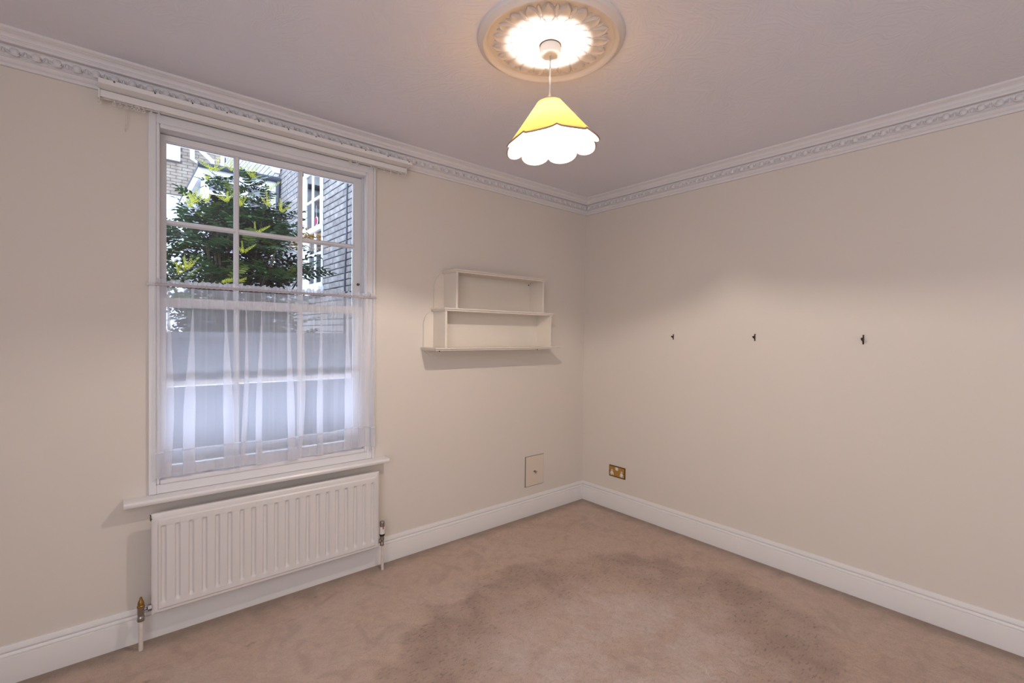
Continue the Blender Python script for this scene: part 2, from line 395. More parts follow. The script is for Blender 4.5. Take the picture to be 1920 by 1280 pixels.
# flat architrave boards
part('architrave', frame_member(AX0, -2.797, -.012, .02, .62, AZ1), SATIN)
part('architrave', frame_member(-1.848, AX1-.012, -.012, .02, .62, AZ1), SATIN)
part('architrave', frame_member(AX1-.012, AX1, -.019, .02, .62, AZ1), SATIN)
part('architrave', frame_member(-2.797, -1.848, -.012, .02, 2.224, AZ1), SATIN)
part('architrave', frame_member(-2.797, -1.848, -.012, .02, .62, .661), SATIN)
# staff bead round the opening
def bead(x0, x1, z0, z1): return frame_member(x0, x1, -.017, .018, z0, z1, .006)
part('staff_bead', bead(-2.797, -2.785, .661, 2.224), SATIN)
part('staff_bead', bead(-1.862, -1.848, .661, 2.224), SATIN)
part('staff_bead', bead(-2.785, -1.862, 2.204, 2.224), SATIN)
part('staff_bead', bead(-2.785, -1.862, .661, .681), SATIN)
# box lining behind the bead and outer frame
bm = bmesh.new()
box(bm, WX0-.02, -2.788, .018, .098, .60, 2.26); box(bm, -1.850, WX1+.03, .018, .098, .60, 2.26); box(bm, -2.79, -1.845, .018, .098, 2.208, 2.27); box(bm, -2.79, -1.845, .018, .30, .60, .672)
part('box_lining', bm, SATIN)
bm = bmesh.new()
for x0, x1 in ((-2.788, -2.779), (-1.859, -1.850)): box(bm, x0, x1, .050, .058, .68, 2.208)
part('parting_bead', bm, SATIN)
bm = bmesh.new(); box(bm, -2.95, -1.70, .24, .36, .56, .64); part('outer_sill', bm, WPAINT)
def sash(name, y0, y1, z0, z1, bot, top, barz, vx, gx):
    """stiles, rails, two vertical bars and one cross bar round six panes"""
    X0, X1 = -2.786, -1.852
    yg = (y0+y1)/2+.004
    bm = bmesh.new()
    for x0, x1 in ((X0, gx[0]-.004), (gx[1]+.004, X1)): box(bm, x0, x1, y0, y1, z0, z1)
    box(bm, gx[0]-.004, gx[1]+.004, y0, y1, z0, z0+bot-.004); box(bm, gx[0]-.004, gx[1]+.004, y0, y1, z1-top+.004, z1)
    s = part(name, bm, SATIN)
    # ovolo moulding round the glass: bevelled inner lip
    bm = bmesh.new(); gz0, gz1 = z0+bot, z1-top
    def lip(a, b, c, d):   # wedge between sash face and glass
        box(bm, a, b, y0+.006, y1-.006, c, d)
    lip(gx[0]-.004, gx[0], gz0-.004, gz1+.004); lip(gx[1], gx[1]+.004, gz0-.004, gz1+.004); lip(gx[0], gx[1], gz0-.004, gz0); lip(gx[0], gx[1], gz1, gz1+.004)
    sub_ = link('glass_moulding', bm, SATIN, None); sub_.parent = s
    # glazing bars with a moulded (octagonal) section
    def bar(a, b, horiz):
        bm = bmesh.new(); h = .0125
        sec = [(-h, yg), (-h*.75, y0+.010), (-h*.38, y0+.002), (h*.38, y0+.002), (h*.75, y0+.010), (h, yg), (h*.6, y1-.004), (-h*.6, y1-.004)]
        A, B = [], []
        for o, y in sec:
            if horiz: A.append(bm.verts.new((a[0], y, a[1]+o))); B.append(bm.verts.new((b[0], y, b[1]+o)))
            else: A.append(bm.verts.new((a[0]+o, y, a[1]))); B.append(bm.verts.new((b[0]+o, y, b[1])))
        for i in range(8): bm.faces.new((A[i], A[(i+1)%8], B[(i+1)%8], B[i]))
        o = link('glazing_bar', bm, SATIN, None, smooth='auto'); o.parent = s
    for x in vx: bar((x, gz0), (x, gz1), False)
    xs = [gx[0]]+list(vx)+[gx[1]]
    for i in range(3): bar((xs[i]+(.006 if i else 0), barz), (xs[i+1]-(.006 if i < 2 else 0), barz), True)
    for i in range(3):
        for c, d in ((gz0, barz), (barz, gz1)):
            bm = bmesh.new(); box(bm, xs[i]-.003, xs[i+1]+.003, yg-.0015, yg+.0015, c-.003, d+.003)
            o = link('pane', bm, GLASS, None); o.parent = s
    return s
# children of a sash share the window's frame of reference because the sash mesh sits at the window origin
us = sash('upper_sash', .060, .095, 1.438, 2.204, .040, .030, 1.819, (-2.479, -2.183), (-2.756, -1.901))
ls = sash('lower_sash', .018, .050, .672, 1.478, .052, .042, 1.090, (-2.485, -2.195), (-2.760, -1.912))
bm = bmesh.new(); lathe(bm, [(.0075, 0), (.0075, -.004), (.005, -.0065), (.004, -.012), (.0055, -.014), (.0035, -.016)], 14, (-1.876, .060, 1.605), 'Y')
part('sash_stop', bm, CHROMED, smooth=True, label='small round metal sash stop')
for xx in (-2.60, -2.05):
    bm = obox(xx-.02, xx+.02, .006, .018, .690, .698, .002)
    part('sash_lift', bm, SATIN)
# window board
bm = bmesh.new(); x0, x1 = -2.908, -1.738
sec = [(0, .592), (-.058, .592), (-.068, .595), (-.073, .603), (-.073, .609), (-.068, .616), (-.058, .619), (.02, .619), (.02, .592)]
A = [bm.verts.new((x0, y, z)) for y, z in sec]; B = [bm.verts.new((x1, y, z)) for y, z in sec]
for i in range(len(sec)): bm.faces.new((A[i], A[(i+1)%len(sec)], B[(i+1)%len(sec)], B[i]))
bm.faces.new(A); bm.faces.new(B[::-1])
bmesh.ops.recalc_face_normals(bm, faces=bm.faces[:])
part('sill_board', bm, GLOSS, smooth='auto')

# ================================================================== NET CURTAIN
cur = thing('net_curtain', (-2.31, -.02, .70), 'white sheer half net curtain gathered on a thin rod across lower window', 'curtain')
CX0, CX1, CZT, CZB = -2.803, -1.803, 1.538, .690
def curtain_fn():
    r = random.Random(11)
    main = [(r.uniform(.6, 1.0), n, r.uniform(0, 6.28)) for n in (7, 9.3, 12.1)]
    fine = [(r.uniform(.6, 1.0), n, r.uniform(0, 6.28)) for n in (31, 43, 57)]
    folds = [(.045, .026), (.135, .036), (.262, .034), (.345, .018), (.415, .024), (.535, .030), (.60, .02), (.70, .024), (.83, .036), (.93, .03), (.985, .02)]
    def f(u, v):          # v: 0 top .. 1 bottom
        g = max(0, 1-v*2.4)**1.5
        x = CX0+(CX1-CX0)*u
        y = -.020
        k = min(1, v*1.6)*.55+.15
        for c, wd in folds:           # each fold doubles the cloth back on itself
            cc = c + .018*math.sin(v*2.4+c*23)*v
            t = (u-cc)/wd
            if abs(t) < 2.2:
                e = math.exp(-t*t*2.0)
                x += -t*e*wd*(4.6*k+.3)*(CX1-CX0)
                y -= e*(.010+.010*k)
        for a, n, ph in main: y += a*.0035*min(1, v*2)*math.sin(2*PI*n*u+ph+v*.8)
        for a, n, ph in fine:
            y += a*.0022*(g+.12)*math.sin(2*PI*n*u+ph); x += a*.0042*g*math.cos(2*PI*n*u+ph+v*2)
        return x, min(y, -.0175 if v < 2 else 0)
    return f
CF = curtain_fn()
def hem_z(u): return CZB + .006*math.sin(u*9)+.004*math.sin(u*23)
def cloth_patch(v0, v1, nz, nu=900, dy=0):
    bm = bmesh.new(); g = []
    for j in range(nz+1):
        v = v0+(v1-v0)*j/nz; row = []
        for i in range(nu+1):
            u = i/nu; x, y = CF(u, v)
            z = CZT-(CZT-hem_z(u))*v
            row.append(bm.verts.new((x, y+dy, z)))
        g.append(row)
    for j in range(nz):
        for i in range(nu): bm.faces.new((g[j][i], g[j][i+1], g[j+1][i+1], g[j+1][i]))
    return bm
link('net', cloth_patch(.022, .875, 22), SHEER, cur, smooth=True)
bm = cloth_patch(.868, 1.0, 4); hm = link('hem', bm, SHEERHEM, cur, smooth=True)
bm = cloth_patch(.868, .999, 4, dy=.0022); link('hem_lining', bm, SHEERHEM, cur, smooth=True)
# hem stitching band
bm = cloth_patch(.866, .873, 1, dy=-.0008); link('hem_stitching', bm, FRILL, cur, smooth=True)
# frilled heading above the rod, and the channel the rod runs through
r = random.Random(5)
bm = bmesh.new(); nu = 520; g = []
for j, zz in enumerate((0, .005, .011, .0165)):
    row = []
    for i in range(nu+1):
        u = i/nu; x = CX0+.004+(CX1-CX0-.008)*u
        rz = 1.5355+ (zz*(1+.28*math.sin(u*2*PI*38+1.3*math.sin(u*31))+.2*math.sin(u*2*PI*19)))
        y = -.0215+(.003+.005*j/3)*math.sin(u*2*PI*55+2*math.sin(u*17))
        row.append(bm.verts.new((x+.0015*j*math.cos(u*2*PI*61), y, rz)))
    g.append(row)
for j in range(3):
    for i in range(nu): bm.faces.new((g[j][i], g[j][i+1], g[j+1][i+1], g[j+1][i]))
link('frilled_heading', bm, FRILL, cur, smooth=True)
bm = bmesh.new(); nu = 300; g = []
for i in range(nu+1):
    u = i/nu; x = CX0+(CX1-CX0)*u; rr = .0062+.0009*math.sin(u*2*PI*53+math.sin(u*40)*2)
    g.append([bm.verts.new((x, -.0215+rr*math.cos(2*PI*k/10), 1.530+rr*math.sin(2*PI*k/10)*1.05)) for k in range(10)])
for a, b in zip(g, g[1:]):
    for k in range(10): bm.faces.new((a[k], a[(k+1)%10], b[(k+1)%10], b[k]))
link('rod_channel', bm, cloth_material('channel_voile', (.80, .74, .76), .12), cur, smooth=True)
rod = thing('curtain_rod', (-2.31, -.0215, 1.53), 'thin white rod across window middle carrying the net curtain', 'rod')
bm = bmesh.new(); tube(bm, [(-2.829, -.0215, 1.530), (-1.802, -.0215, 1.530)], .004, 10); link('pole', bm, PLAST, rod, smooth='auto')
for xx, a in ((-2.8285, -1), (-1.8025, 1)):
    bm = bmesh.new(); tube(bm, [(xx-.006*0, -.0215, 1.530), (xx+a*.004, -.0215, 1.530)], .0065, 10); box(bm, xx-.004, xx+.004, -.0215, -.0135, 1.524, 1.536)
    link('end_bracket', bm, PLAST, rod)

# ================================================================== CURTAIN TRACK over the window
tr = thing('curtain_track', (-2.31, 0, 2.26), 'long white curtain track with batten fixed over window below cornice', 'curtain track')
bm = bmesh.new(); sec = [(0, 2.308), (-.117, 2.308), (-.120, 2.306), (-.120, 2.290), (-.118, 2.288), (0, 2.288)]
A = [bm.verts.new((-2.983, y, z)) for y, z in sec]; B = [bm.verts.new((-1.634, y, z)) for y, z in sec]
for i in range(6): bm.faces.new((A[i], A[(i+1)%6], B[(i+1)%6], B[i]))
bm.faces.new(A); bm.faces.new(B[::-1]); link('batten', bm, GLOSS, tr)
bm = bmesh.new(); sec = [(-.030, 2.2875), (-.056, 2.2875), (-.062, 2.284), (-.062, 2.264), (-.059, 2.259), (-.054, 2.259), (-.054, 2.264), (-.040, 2.264), (-.040, 2.259), (-.030, 2.259)]
A = [bm.verts.new((-2.978, y, z)) for y, z in sec]; B = [bm.verts.new((-1.644, y, z)) for y, z in sec]
for i in range(10): bm.faces.new((A[i], A[(i+1)%10], B[(i+1)%10], B[i]))
bm.faces.new(A); bm.faces.new(B[::-1]); link('rail', bm, GLOSS, tr)
for x0, x1 in ((-2.984, -2.978), (-1.644, -1.639)): link('end_stop', obox(x0, x1, -.066, -.028, 2.250, 2.287, .0015), PLAST, tr)
def ring_mesh(R=.0052, r=.0014):
    bm = bmesh.new(); n = 14; rg = []
    for i in range(n):
        a = 2*PI*i/n; rg.append([bm.verts.new(((R+r*math.cos(b))*math.sin(a), r*math.sin(b), (R+r*math.cos(b))*math.cos(a)-.0125)) for b in [2*PI*k/6 for k in range(6)]])
    for i in range(n):
        for k in range(6): bm.faces.new((rg[i][k], rg[i][(k+1)%6], rg[(i+1)%n][(k+1)%6], rg[(i+1)%n][k]))
    box(bm, -.0012, .0012, -.0012, .0012, -.0085, .004); box(bm, -.004, .004, -.004, .004, .0, .002)
    return mesh_of(bm, PLAST, False)
GL = ring_mesh()
for x in (-2.935, -2.917, -2.896, -2.878, -2.866, -2.857, -2.841, -2.816, -2.790, -1.971, -1.962, -1.93, -1.92, -1.847, -1.834, -1.820, -1.772, -1.731, -1.686, -1.66):
    inst('glider', GL, tr, Matrix.Translation((x, -.047, 2.257)) @ Matrix.Rotation(rnd.uniform(-.5, .5), 4, 'Z'))
for x in (-2.981, -1.642):
    o = inst('end_ring', GL, tr, Matrix.Translation((x, -.05, 2.252)) @ Matrix.Scale(1.25, 4))
for x in [-2.935+k*.128 for k in range(11)]:
    bm = bmesh.new(); lathe(bm, [(.0032, -.1195), (.0032, -.1208), (.001, -.1212)], 10, (x, 0, 2.3035), 'Y'); link('screw_head', bm, CHROMED, tr)
for x in (-2.94, -2.44, -1.69):
    bm = bmesh.new(); tube(bm, [(x, -.10, 2.308), (x+.004, -.10, 2.316), (x+.010, -.10, 2.311)], .0014, 6); link('clip', bm, CHROMED, tr)
# loose draw cord by the left end
cdo = thing('draw_cord', (-2.90, -.035, 2.16), 'fine pale cord loop hanging from left end of curtain track', 'cord')
bm = bmesh.new(); tube(bm, [(-2.8945, -.047, 2.259), (-2.8945, -.03, 2.235), (-2.896, -.012, 2.17), (-2.899, -.008, 2.155), (-2.902, -.012, 2.17), (-2.901, -.03, 2.235), (-2.9, -.047, 2.259)], .0009, 6)
link('cord_loop', bm, PLAST, cdo, smooth=True)

# ================================================================== RADIATOR
rad = thing('radiator', (-2.31, -.09, .13), 'white single panel radiator with vertical flutes below window', 'radiator')
RX0, RX1, RZ0, RZ1, RYF = -2.818, -1.808, .134, .560, -.092
def radiator_front():
    N = 20; pitch = (-1.848+2.777)/19.0; x_first = -2.777
    xs = set([RX0, RX0+.003, RX0+.008, RX0+.020, RX0+.024, RX1, RX1-.003, RX1-.008, RX1-.020, RX1-.024])
    for k in range(N):
        c = x_first+k*pitch
        for d in (-.0105, -.008, -.005, .005, .008, .0105): xs.add(c+d)
    xs = sorted(xs)
    zs = sorted([RZ0, RZ0+.003, RZ0+.007, RZ0+.017, RZ0+.022, RZ0+.040, RZ0+.046, RZ0+.053, RZ0+.060, RZ1, RZ1-.003, RZ1-.008, RZ1-.024, RZ1-.030, RZ1-.052, RZ1-.056, RZ1-.061, RZ1-.070])
    def sm(t): t = max(0, min(1, t)); return t*t*(3-2*t)
    def depth(x, z):
        e = min(x-RX0, RX1-x, z-RZ0, RZ1-z)
        d = -.005*(1-sm(e/.0075))                       # rolled outer edge
        step = min((x-RX0-.0195)/.0045, (RX1-.0195-x)/.0045, (z-RZ0-.0165)/.0055, (RZ1-.0235-z)/.0065)
        d += .0048*sm(step)                             # raised field
        k = round((x-x_first)/pitch)
        if 0 <= k < N:
            a = abs(x-(x_first+k*pitch))
            ch = sm((.0105-a)/.0055)*min(sm((z-RZ0-.040)/.018), sm((RZ1-.052-z)/.010))
            d -= .0100*ch
        return d
    bm = bmesh.new(); g = [[bm.verts.new((x, RYF-depth(x, z), z)) for x in xs] for z in zs]
    for j in range(len(zs)-1):
        for i in range(len(xs)-1): bm.faces.new((g[j][i], g[j][i+1], g[j+1][i+1], g[j+1][i]))
    # returns to the back
    ring = g[0]+[g[j][-1] for j in range(1, len(zs))]+g[-1][-2::-1]+[g[j][0] for j in range(len(zs)-2, 0, -1)]
    back = [bm.verts.new((v.co.x, RYF+.020, v.co.z)) for v in ring]
    for i in range(len(ring)):
        j = (i+1) % len(ring); bm.faces.new((ring[i], ring[j], back[j], back[i]))
    bm.faces.new(back)
    return bm
link('panel', radiator_front(), RADM, rad, smooth='auto')
for x in (-2.68, -1.95):
    link('wall_bracket', obox(x-.02, x+.02, RYF+.02, -.0, .20, .52), RADM, rad)
link('top_bracket', obox(-2.822, -2.8185, -.08, -.062, .53, .552, .001), CHROMED, rad)
bm = bmesh.new(); lathe(bm, [(.011, 0), (.011, .006), (.006, .006), (.006, .010)], 6, (-2.819, -.078, .54), 'X'); link('bleed_plug', bm, CHROMED, rad)
# lockshield valve at the left
lv = thing('lockshield_valve', (-2.853, -.085, 0), 'old brass and chrome lockshield valve on painted pipe at radiator left end', 'valve')
bm = bmesh.new(); tube(bm, [(-2.853, -.085, -.001), (-2.853, -.085, .125)], .0085, 14); link('pipe', bm, PIPE, lv, smooth='auto', label='white painted pipe')
bm = bmesh.new(); lathe(bm, [(.0085, .122), (.0125, .123), (.0135, .128), (.0135, .140), (.0115, .143), (.0115, .150), (.0125, .153), (.0125, .176), (.0135, .178), (.0135, .182)], 20, (-2.853, -.085, 0)); link('valve_body', bm, CHROME, lv, smooth='auto')
bm = bmesh.new(); lathe(bm, [(.0135, .181), (.0135, .186), (.0105, .190), (.0115, .196), (.0088, .206), (.0055, .213), (.0048, .220), (.002, .223)], 16, (-2.853, -.085, 0)); link('spindle_cap', bm, OLDBRASS, lv, smooth='auto', label='tapered old brass cap')
bm = bmesh.new(); lathe(bm, [(.006, .010), (.0055, .018), (.0085, .021), (.0135, .023), (.0135, .036)], 6, (-2.853, -.085, .168), 'X'); link('union_nut', bm, CHROME, lv)
# thermostatic valve at the right
tv = thing('thermostatic_valve', (-1.786, -.085, 0), 'small thermostatic radiator valve with white head at radiator right end', 'valve')
bm = bmesh.new(); tube(bm, [(-1.783, -.085, -.001), (-1.783, -.085, .140)], .0075, 14); link('pipe', bm, PIPE, tv, smooth='auto', label='white painted pipe')
c = (-1.786, -.085, 0)
bm = bmesh.new(); lathe(bm, [(.008, .138), (.0115, .139), (.0115, .152), (.0095, .156), (.0095, .168), (.012, .170), (.012, .188), (.010, .190), (.010, .194)], 18, c); link('valve_body', bm, CHROME, tv, smooth='auto')
bm = bmesh.new(); lathe(bm, [(.0138, .194), (.0142, .196), (.0142, .203), (.0138, .205)], 24, c); link('collar', bm, BLACK, tv, smooth='auto', label='black ring')
bm = bmesh.new(); lathe(bm, [(.0135, .205), (.0135, .244), (.0128, .246)], 24, c); hd = link('head', bm, PLAST, tv, smooth='auto')
bm = bmesh.new(); lathe(bm, [(.0128, .246), (.0132, .248), (.0132, .270), (.0118, .275), (.006, .276)], 24, c); link('head_cap', bm, CHROME, tv, smooth='auto', label='brushed metal cap')
bm = bmesh.new(); box(bm, -1.7895, -1.7835, -.0993, -.0975, .234, .246); link('setting_mark', bm, RED, tv, label='red setting mark')
bm = bmesh.new(); lathe(bm, [(.0115, -.022), (.0115, -.012), (.007, -.010), (.0065, -.006)], 6, (-1.786, -.085, .168), 'X'); link('union_nut', bm, CHROME, tv)

# ================================================================== WALL SHELVES
sh = thing('wall_shelf', (-.98, 0, 1.20), 'cream stepped two-tier wall shelf with curved back corners, right of window', 'shelf')
def moulded_board(x0, x1, yf, z0, z1, over):
    """board with ovolo edge on front and both ends"""
    prof = [(0, z0), (over*.35, z0), (over*.45, z0+(z1-z0)*.35), (over*.8, z0+(z1-z0)*.55), (over, z0+(z1-z0)*.62), (over, z1)]
    bm = bmesh.new(); rings = []
    for o, z in prof: rings.append([bm.verts.new(p) for p in ((x0-o, 0, z), (x0-o, yf-o, z), (x1+o, yf-o, z), (x1+o, 0, z))])
    for a, b in zip(rings, rings[1:]):
        for i in range(3): bm.faces.new((a[i], a[i+1], b[i+1], b[i]))
        bm.faces.new((a[3], a[0], b[0], b[3]))
    bm.faces.new(rings[0]); bm.faces.new(rings[-1][::-1])
    return bm
DU, DL = -.150, -.150
link('board', moulded_board(-1.348, -.607, DU, 1.706, 1.724, .014), SHELFM, sh, label='moulded top board')
link('board', moulded_board(-1.424, -.530, DL, 1.469, 1.487, .014), SHELFM, sh, label='moulded middle board')
link('board', moulded_board(-1.492, -.466, -.166, 1.231, 1.248, .014), SHELFM, sh, label='moulded bottom board')
for x in (-1.348, -.621): link('upright', obox(x, x+.014, DU, -.012, 1.487, 1.706, .001, 1), SHELFM, sh)
for x in (-1.424, -.544): link('upright', obox(x, x+.014, DL, -.012, 1.248, 1.469, .001, 1), SHELFM, sh)
def back_board(x0, x1, z0, z1, r):
    bm = bmesh.new(); pts = [(x0, z0), (x1, z0)]
    for k in range(9): a = k/8*PI/2; pts.append((x1-r+r*math.cos(a), z1-r*1.25+r*1.25*math.sin(a)))
    for k in range(9): a = PI/2+k/8*PI/2; pts.append((x0+r+r*math.cos(a), z1-r*1.25+r*1.25*math.sin(a)))
    A = [bm.verts.new((x, -.012, z)) for x, z in pts]; B = [bm.verts.new((x, 0, z)) for x, z in pts]
    bm.faces.new(A)
    for i in range(len(pts)): bm.faces.new((A[i], A[(i+1)%len(pts)], B[(i+1)%len(pts)], B[i]))
    return bm
link('back_board', back_board(-1.419, -.536, 1.487, 1.706, .071), SHELFM, sh)
link('back_board', back_board(-1.491, -.466, 1.248, 1.469, .068), SHELFM, sh)
bm = bmesh.new(); pts = [(-1.492, 1.231), (-.466, 1.231), (-.51, 1.200), (-1.45, 1.200)]
A = [bm.verts.new((x, -.012, z)) for x, z in pts]; B = [bm.verts.new((x, 0, z)) for x, z in pts]; bm.faces.new(A)
for i in range(4): bm.faces.new((A[i], A[(i+1)%4], B[(i+1)%4], B[i]))
link('apron', bm, SHELFM, sh)
for x, z in ((-.632, 1.690), (-1.378, 1.222), (-.537, 1.222)):
    bm = bmesh.new(); lathe(bm, [(.0045, -.012), (.0045, -.0135), (.0015, -.0145)], 12, (x, 0, z), 'Y'); link('screw_head', bm, SCREW, sh)

# ================================================================== ACCESS HATCH
ht = thing('access_hatch', (-.541, 0, .31), 'small cream painted hatch door in wall near floor left of corner', 'hatch')
link('recess', obox(-.6345, -.447, -.0006, .004, .209, .4335), HOLE, ht, label='dark gap round the hatch')
link('panel', obox(-.6285, -.4495, -.004, .004, .2115, .4305, .0015, 1), PANELM, ht)
bm = bmesh.new(); lathe(bm, [(.005, -.004), (.0055, -.006), (.003, -.008), (.003, -.014)], 12, (-.541, 0, .316), 'Y')
rr = [(-.541+.0085*math.sin(a)+.004, -.014-.002*math.cos(a), .316-.006+.0085*math.cos(a)) for a in [k/14*2*PI for k in range(15)]]
tube(bm, rr, .0016, 6, cap=False); tube(bm, [(-.553, -.006, .318), (-.541, -.012, .316)], .003, 6)
link('catch', bm, CHROMED, ht, smooth=True, label='small dark metal turn catch')
# ================================================================== SOCKET
sk = thing('wall_socket', (0, -.35, .29), 'brass double power socket with white switch on right wall by corner', 'socket')
Y0, Y1, Z0, Z1 = -.4245, -.2755, .249, .3345
link('edge_frame', obox(-.0065, 0, Y0, Y1, Z0, Z1, .0015, 1), BRASSD, sk)
link('plate', obox(-.0085, -.003, Y0+.0065, Y1-.0065, Z0+.0065, Z1-.0065, .0015, 1), BRASS, sk)
link('switch', obox(-.0115, -.008, -.362, -.338, .303, .326, .001, 1), PLAST, sk)
for yc, s in ((-.306, 0), (-.394, 0)):
    bm = bmesh.new()
    pts = [(-.0065, .304), (.0065, .304), (.0085, .286), (.016, .276), (.016, .263), (-.016, .263), (-.016, .276), (-.0085, .286)]
    A = [bm.verts.new((-.0100, yc+a, z)) for a, z in pts]; B = [bm.verts.new((-.0083, yc+a, z)) for a, z in pts]; bm.faces.new(A)
    for i in range(8): bm.faces.new((A[i], A[(i+1)%8], B[(i+1)%8], B[i]))
    so_ = link('outlet', bm, PLAST, sk)
    for a, b, c_, d in ((-.0022, .0022, .291, .299), (-.0135, -.0068, .2675, .2715), (.0068, .0135, .2675, .2715)):
        o = link('pin_slot', obox(-.0104, -.0099, yc+a, yc+b, c_, d), BLACK, None); o.parent = so_
for yc in (-.2865, -.4135):
    bm = bmesh.new(); lathe(bm, [(.0028, -.0085), (.0028, -.0092)], 10, (0, yc, .292), 'X'); link('plate_screw', bm, BRASSD, sk)
# ================================================================== HOOKS
hooklab = ['small dark bronze wall hook nearest the corner', 'small dark bronze wall hook, middle of the three', 'larger dark bronze wall hook farthest from the corner']
for (y, z, s), lab in zip(((-.803, 1.327, .80), (-1.342, 1.330, .88), (-1.878, 1.325, 1.0)), hooklab):
    h = thing('wall_hook', (0, y, z), lab, 'hook', 'bronze hooks along the right wall')
    bm = bmesh.new()
    pr = [(0, .0245), (.003, .0245), (.0045, .012), (.012, .006), (.012, -.006), (.0045, -.012), (.003, -.0245), (0, -.0245)]
    for a, b in ((-.0032, .0032),):
        A = [bm.verts.new((-p*s, y+a*s, z+q*s)) for p, q in pr]; B = [bm.verts.new((-p*s, y+b*s, z+q*s)) for p, q in pr]
        bm.faces.new(A); bm.faces.new(B[::-1])
        for i in range(8): bm.faces.new((A[i], A[(i+1)%8], B[(i+1)%8], B[i]))
    link('back_plate', bm, BRONZE, h)
    bm = bmesh.new(); tube(bm, [(-.008*s, y, z), (-.016*s, y, z-.003*s), (-.024*s, y, z-.002*s), (-.028*s, y, z+.004*s)], [.0042*s, .0042*s, .0045*s, .0035*s], 8); link('prong', bm, BRONZE, h, smooth=True)
    bm = bmesh.new(); bmesh.ops.create_uvsphere(bm, u_segments=12, v_segments=8, radius=.0058*s); bmesh.ops.translate(bm, vec=(-.028*s, y, z+.004*s), verts=bm.verts); link('knob', bm, BRONZE, h, smooth=True)

# ================================================================== CEILING ROSE
rose = thing('ceiling_rose', (LX, LY, H), 'white plaster ceiling rose with leaf ring and moulded rim around pendant lamp', 'ceiling rose')
ROSEM = mat('rose_plaster', (.70, .655, .64), .6, bump=(50, .1, .002), spec=.3)
bm = bmesh.new()
lathe(bm, [(.270, H+.002), (.2685, H-.004), (.266, H-.010), (.262, H-.013), (.258, H-.014), (.252, H-.020), (.246, H-.023), (.240, H-.022), (.234, H-.017), (.231, H-.010), (.229, H-.007), (.215, H-.006), (.10, H-.008), (.085, H-.010), (.07, H-.016), (.055, H-.019), (.0, H-.019)], 96, (LX, LY, 0), cap=False)
link('disc', bm, ROSEM, rose, smooth='auto')
def petal_mesh(L0, L1, wmax, h):
    bm = bmesh.new(); n = 12; rows = []
    for i in range(n+1):
        t = i/n; r = L0+(L1-L0)*t
        wd = wmax*(.36+.64*math.sin(min(1, t*1.25)*PI/2))*(1 if t < .55 else math.sqrt(max(0, 1-((t-.55)/.45)**2)))
        row = []
        for s in (-1, -.78, -.4, 0, .4, .78, 1):
            e = abs(s)
            z = -.001 - h*(.55+.45*t)*(1.0 if e > .7 and e < .9 else (.45+.25*(1-e/.7) if e <= .7 else 0.0))*(1 if i < n else .3)
            row.append(bm.verts.new((r, s*wd, z)))
        rows.append(row)
    for a, b in zip(rows, rows[1:]):
        for k in range(6): bm.faces.new((a[k], a[k+1], b[k+1], b[k]))
    return mesh_of(bm, ROSEM, True, 40)
NP = 20
PET = petal_mesh(.062, .213, .0265, .0115); PET2 = petal_mesh(.13, .208, .009, .006); PET3 = petal_mesh(.060, .155, .014, .008)
for k in range(NP):
    a = 2*PI*k/NP+.12
    inst('leaf', PET, rose, Matrix.Translation((LX, LY, H-.006)) @ Matrix.Rotation(a, 4, 'Z'))
    inst('tongue', PET2, rose, Matrix.Translation((LX, LY, H-.006)) @ Matrix.Rotation(a+PI/NP, 4, 'Z'))
    inst('inner_leaf', PET3, rose, Matrix.Translation((LX, LY, H-.010)) @ Matrix.Rotation(a+PI/NP, 4, 'Z'))

# ================================================================== PENDANT LAMP
pl = thing('pendant_lamp', (LX, LY, H-.019), 'pendant lamp with scalloped yellow fabric shade hanging from ceiling rose', 'lamp')
bm = bmesh.new(); lathe(bm, [(.034, H-.017), (.0375, H-.022), (.0385, H-.028), (.0375, H-.052), (.034, H-.0555), (.008, H-.0565)], 40, (LX, LY, 0)); link('cup', bm, PLAST, pl, smooth='auto')
bm = bmesh.new(); lathe(bm, [(.039, H-.0165), (.039, H-.0195)], 40, (LX, LY, 0)); link('cup_ring', bm, CHROMED, pl)
bm = bmesh.new(); tube(bm, [(LX, LY, H-.055), (LX, LY, 2.205)], .0031, 10); link('cord', bm, PLAST, pl, smooth=True)
bm = bmesh.new(); lathe(bm, [(.004, 2.215), (.006, 2.208), (.013, 2.199), (.0145, 2.190), (.0145, 2.176), (.0165, 2.175), (.0165, 2.169), (.0125, 2.168), (.0125, 2.140)], 24, (LX, LY, 0)); link('lamp_holder', bm, PLAST, pl, smooth='auto')
# shade, slightly tilted
camdir = Vector((-2.94238-LX, -2.56099-LY, 0)).normalized(); away = math.atan2(-camdir.y, -camdir.x)
TILT = Matrix.Translation((LX, LY, 2.17)) @ Matrix.Rotation(math.radians(-4.5), 4, Vector((-camdir.x, -camdir.y, 0))) @ Matrix.Translation((-LX, -LY, -2.17))
R_TOP, Z_TOP, SL = .0455, 2.184, .745     # radius grows SL per metre of drop
def shade_pt(a, t, thick=0):
    """t 0 top .. 1 scalloped rim"""
    u = ((a-away+math.radians(-5))/(2*PI)*8) % 1.0
    lobe = math.sqrt(max(0, 1-(2*u-1)**2))
    zb = 2.046-.026*lobe
    z = Z_TOP+(zb-Z_TOP)*t; r = R_TOP+(Z_TOP-z)*SL+.0045*lobe*t**3+thick
    return TILT @ Vector((LX+r*math.cos(a), LY+r*math.sin(a), z))
bm = bmesh.new(); n = 256; g = []
for j in range(13):
    g.append([bm.verts.new(shade_pt(away+2*PI*i/n, j/12)) for i in range(n)])
for a, b in zip(g, g[1:]):
    for i in range(n): bm.faces.new((a[i], a[(i+1)%n], b[(i+1)%n], b[i]))
shd = link('shade', bm, SHADE, pl, smooth=True)
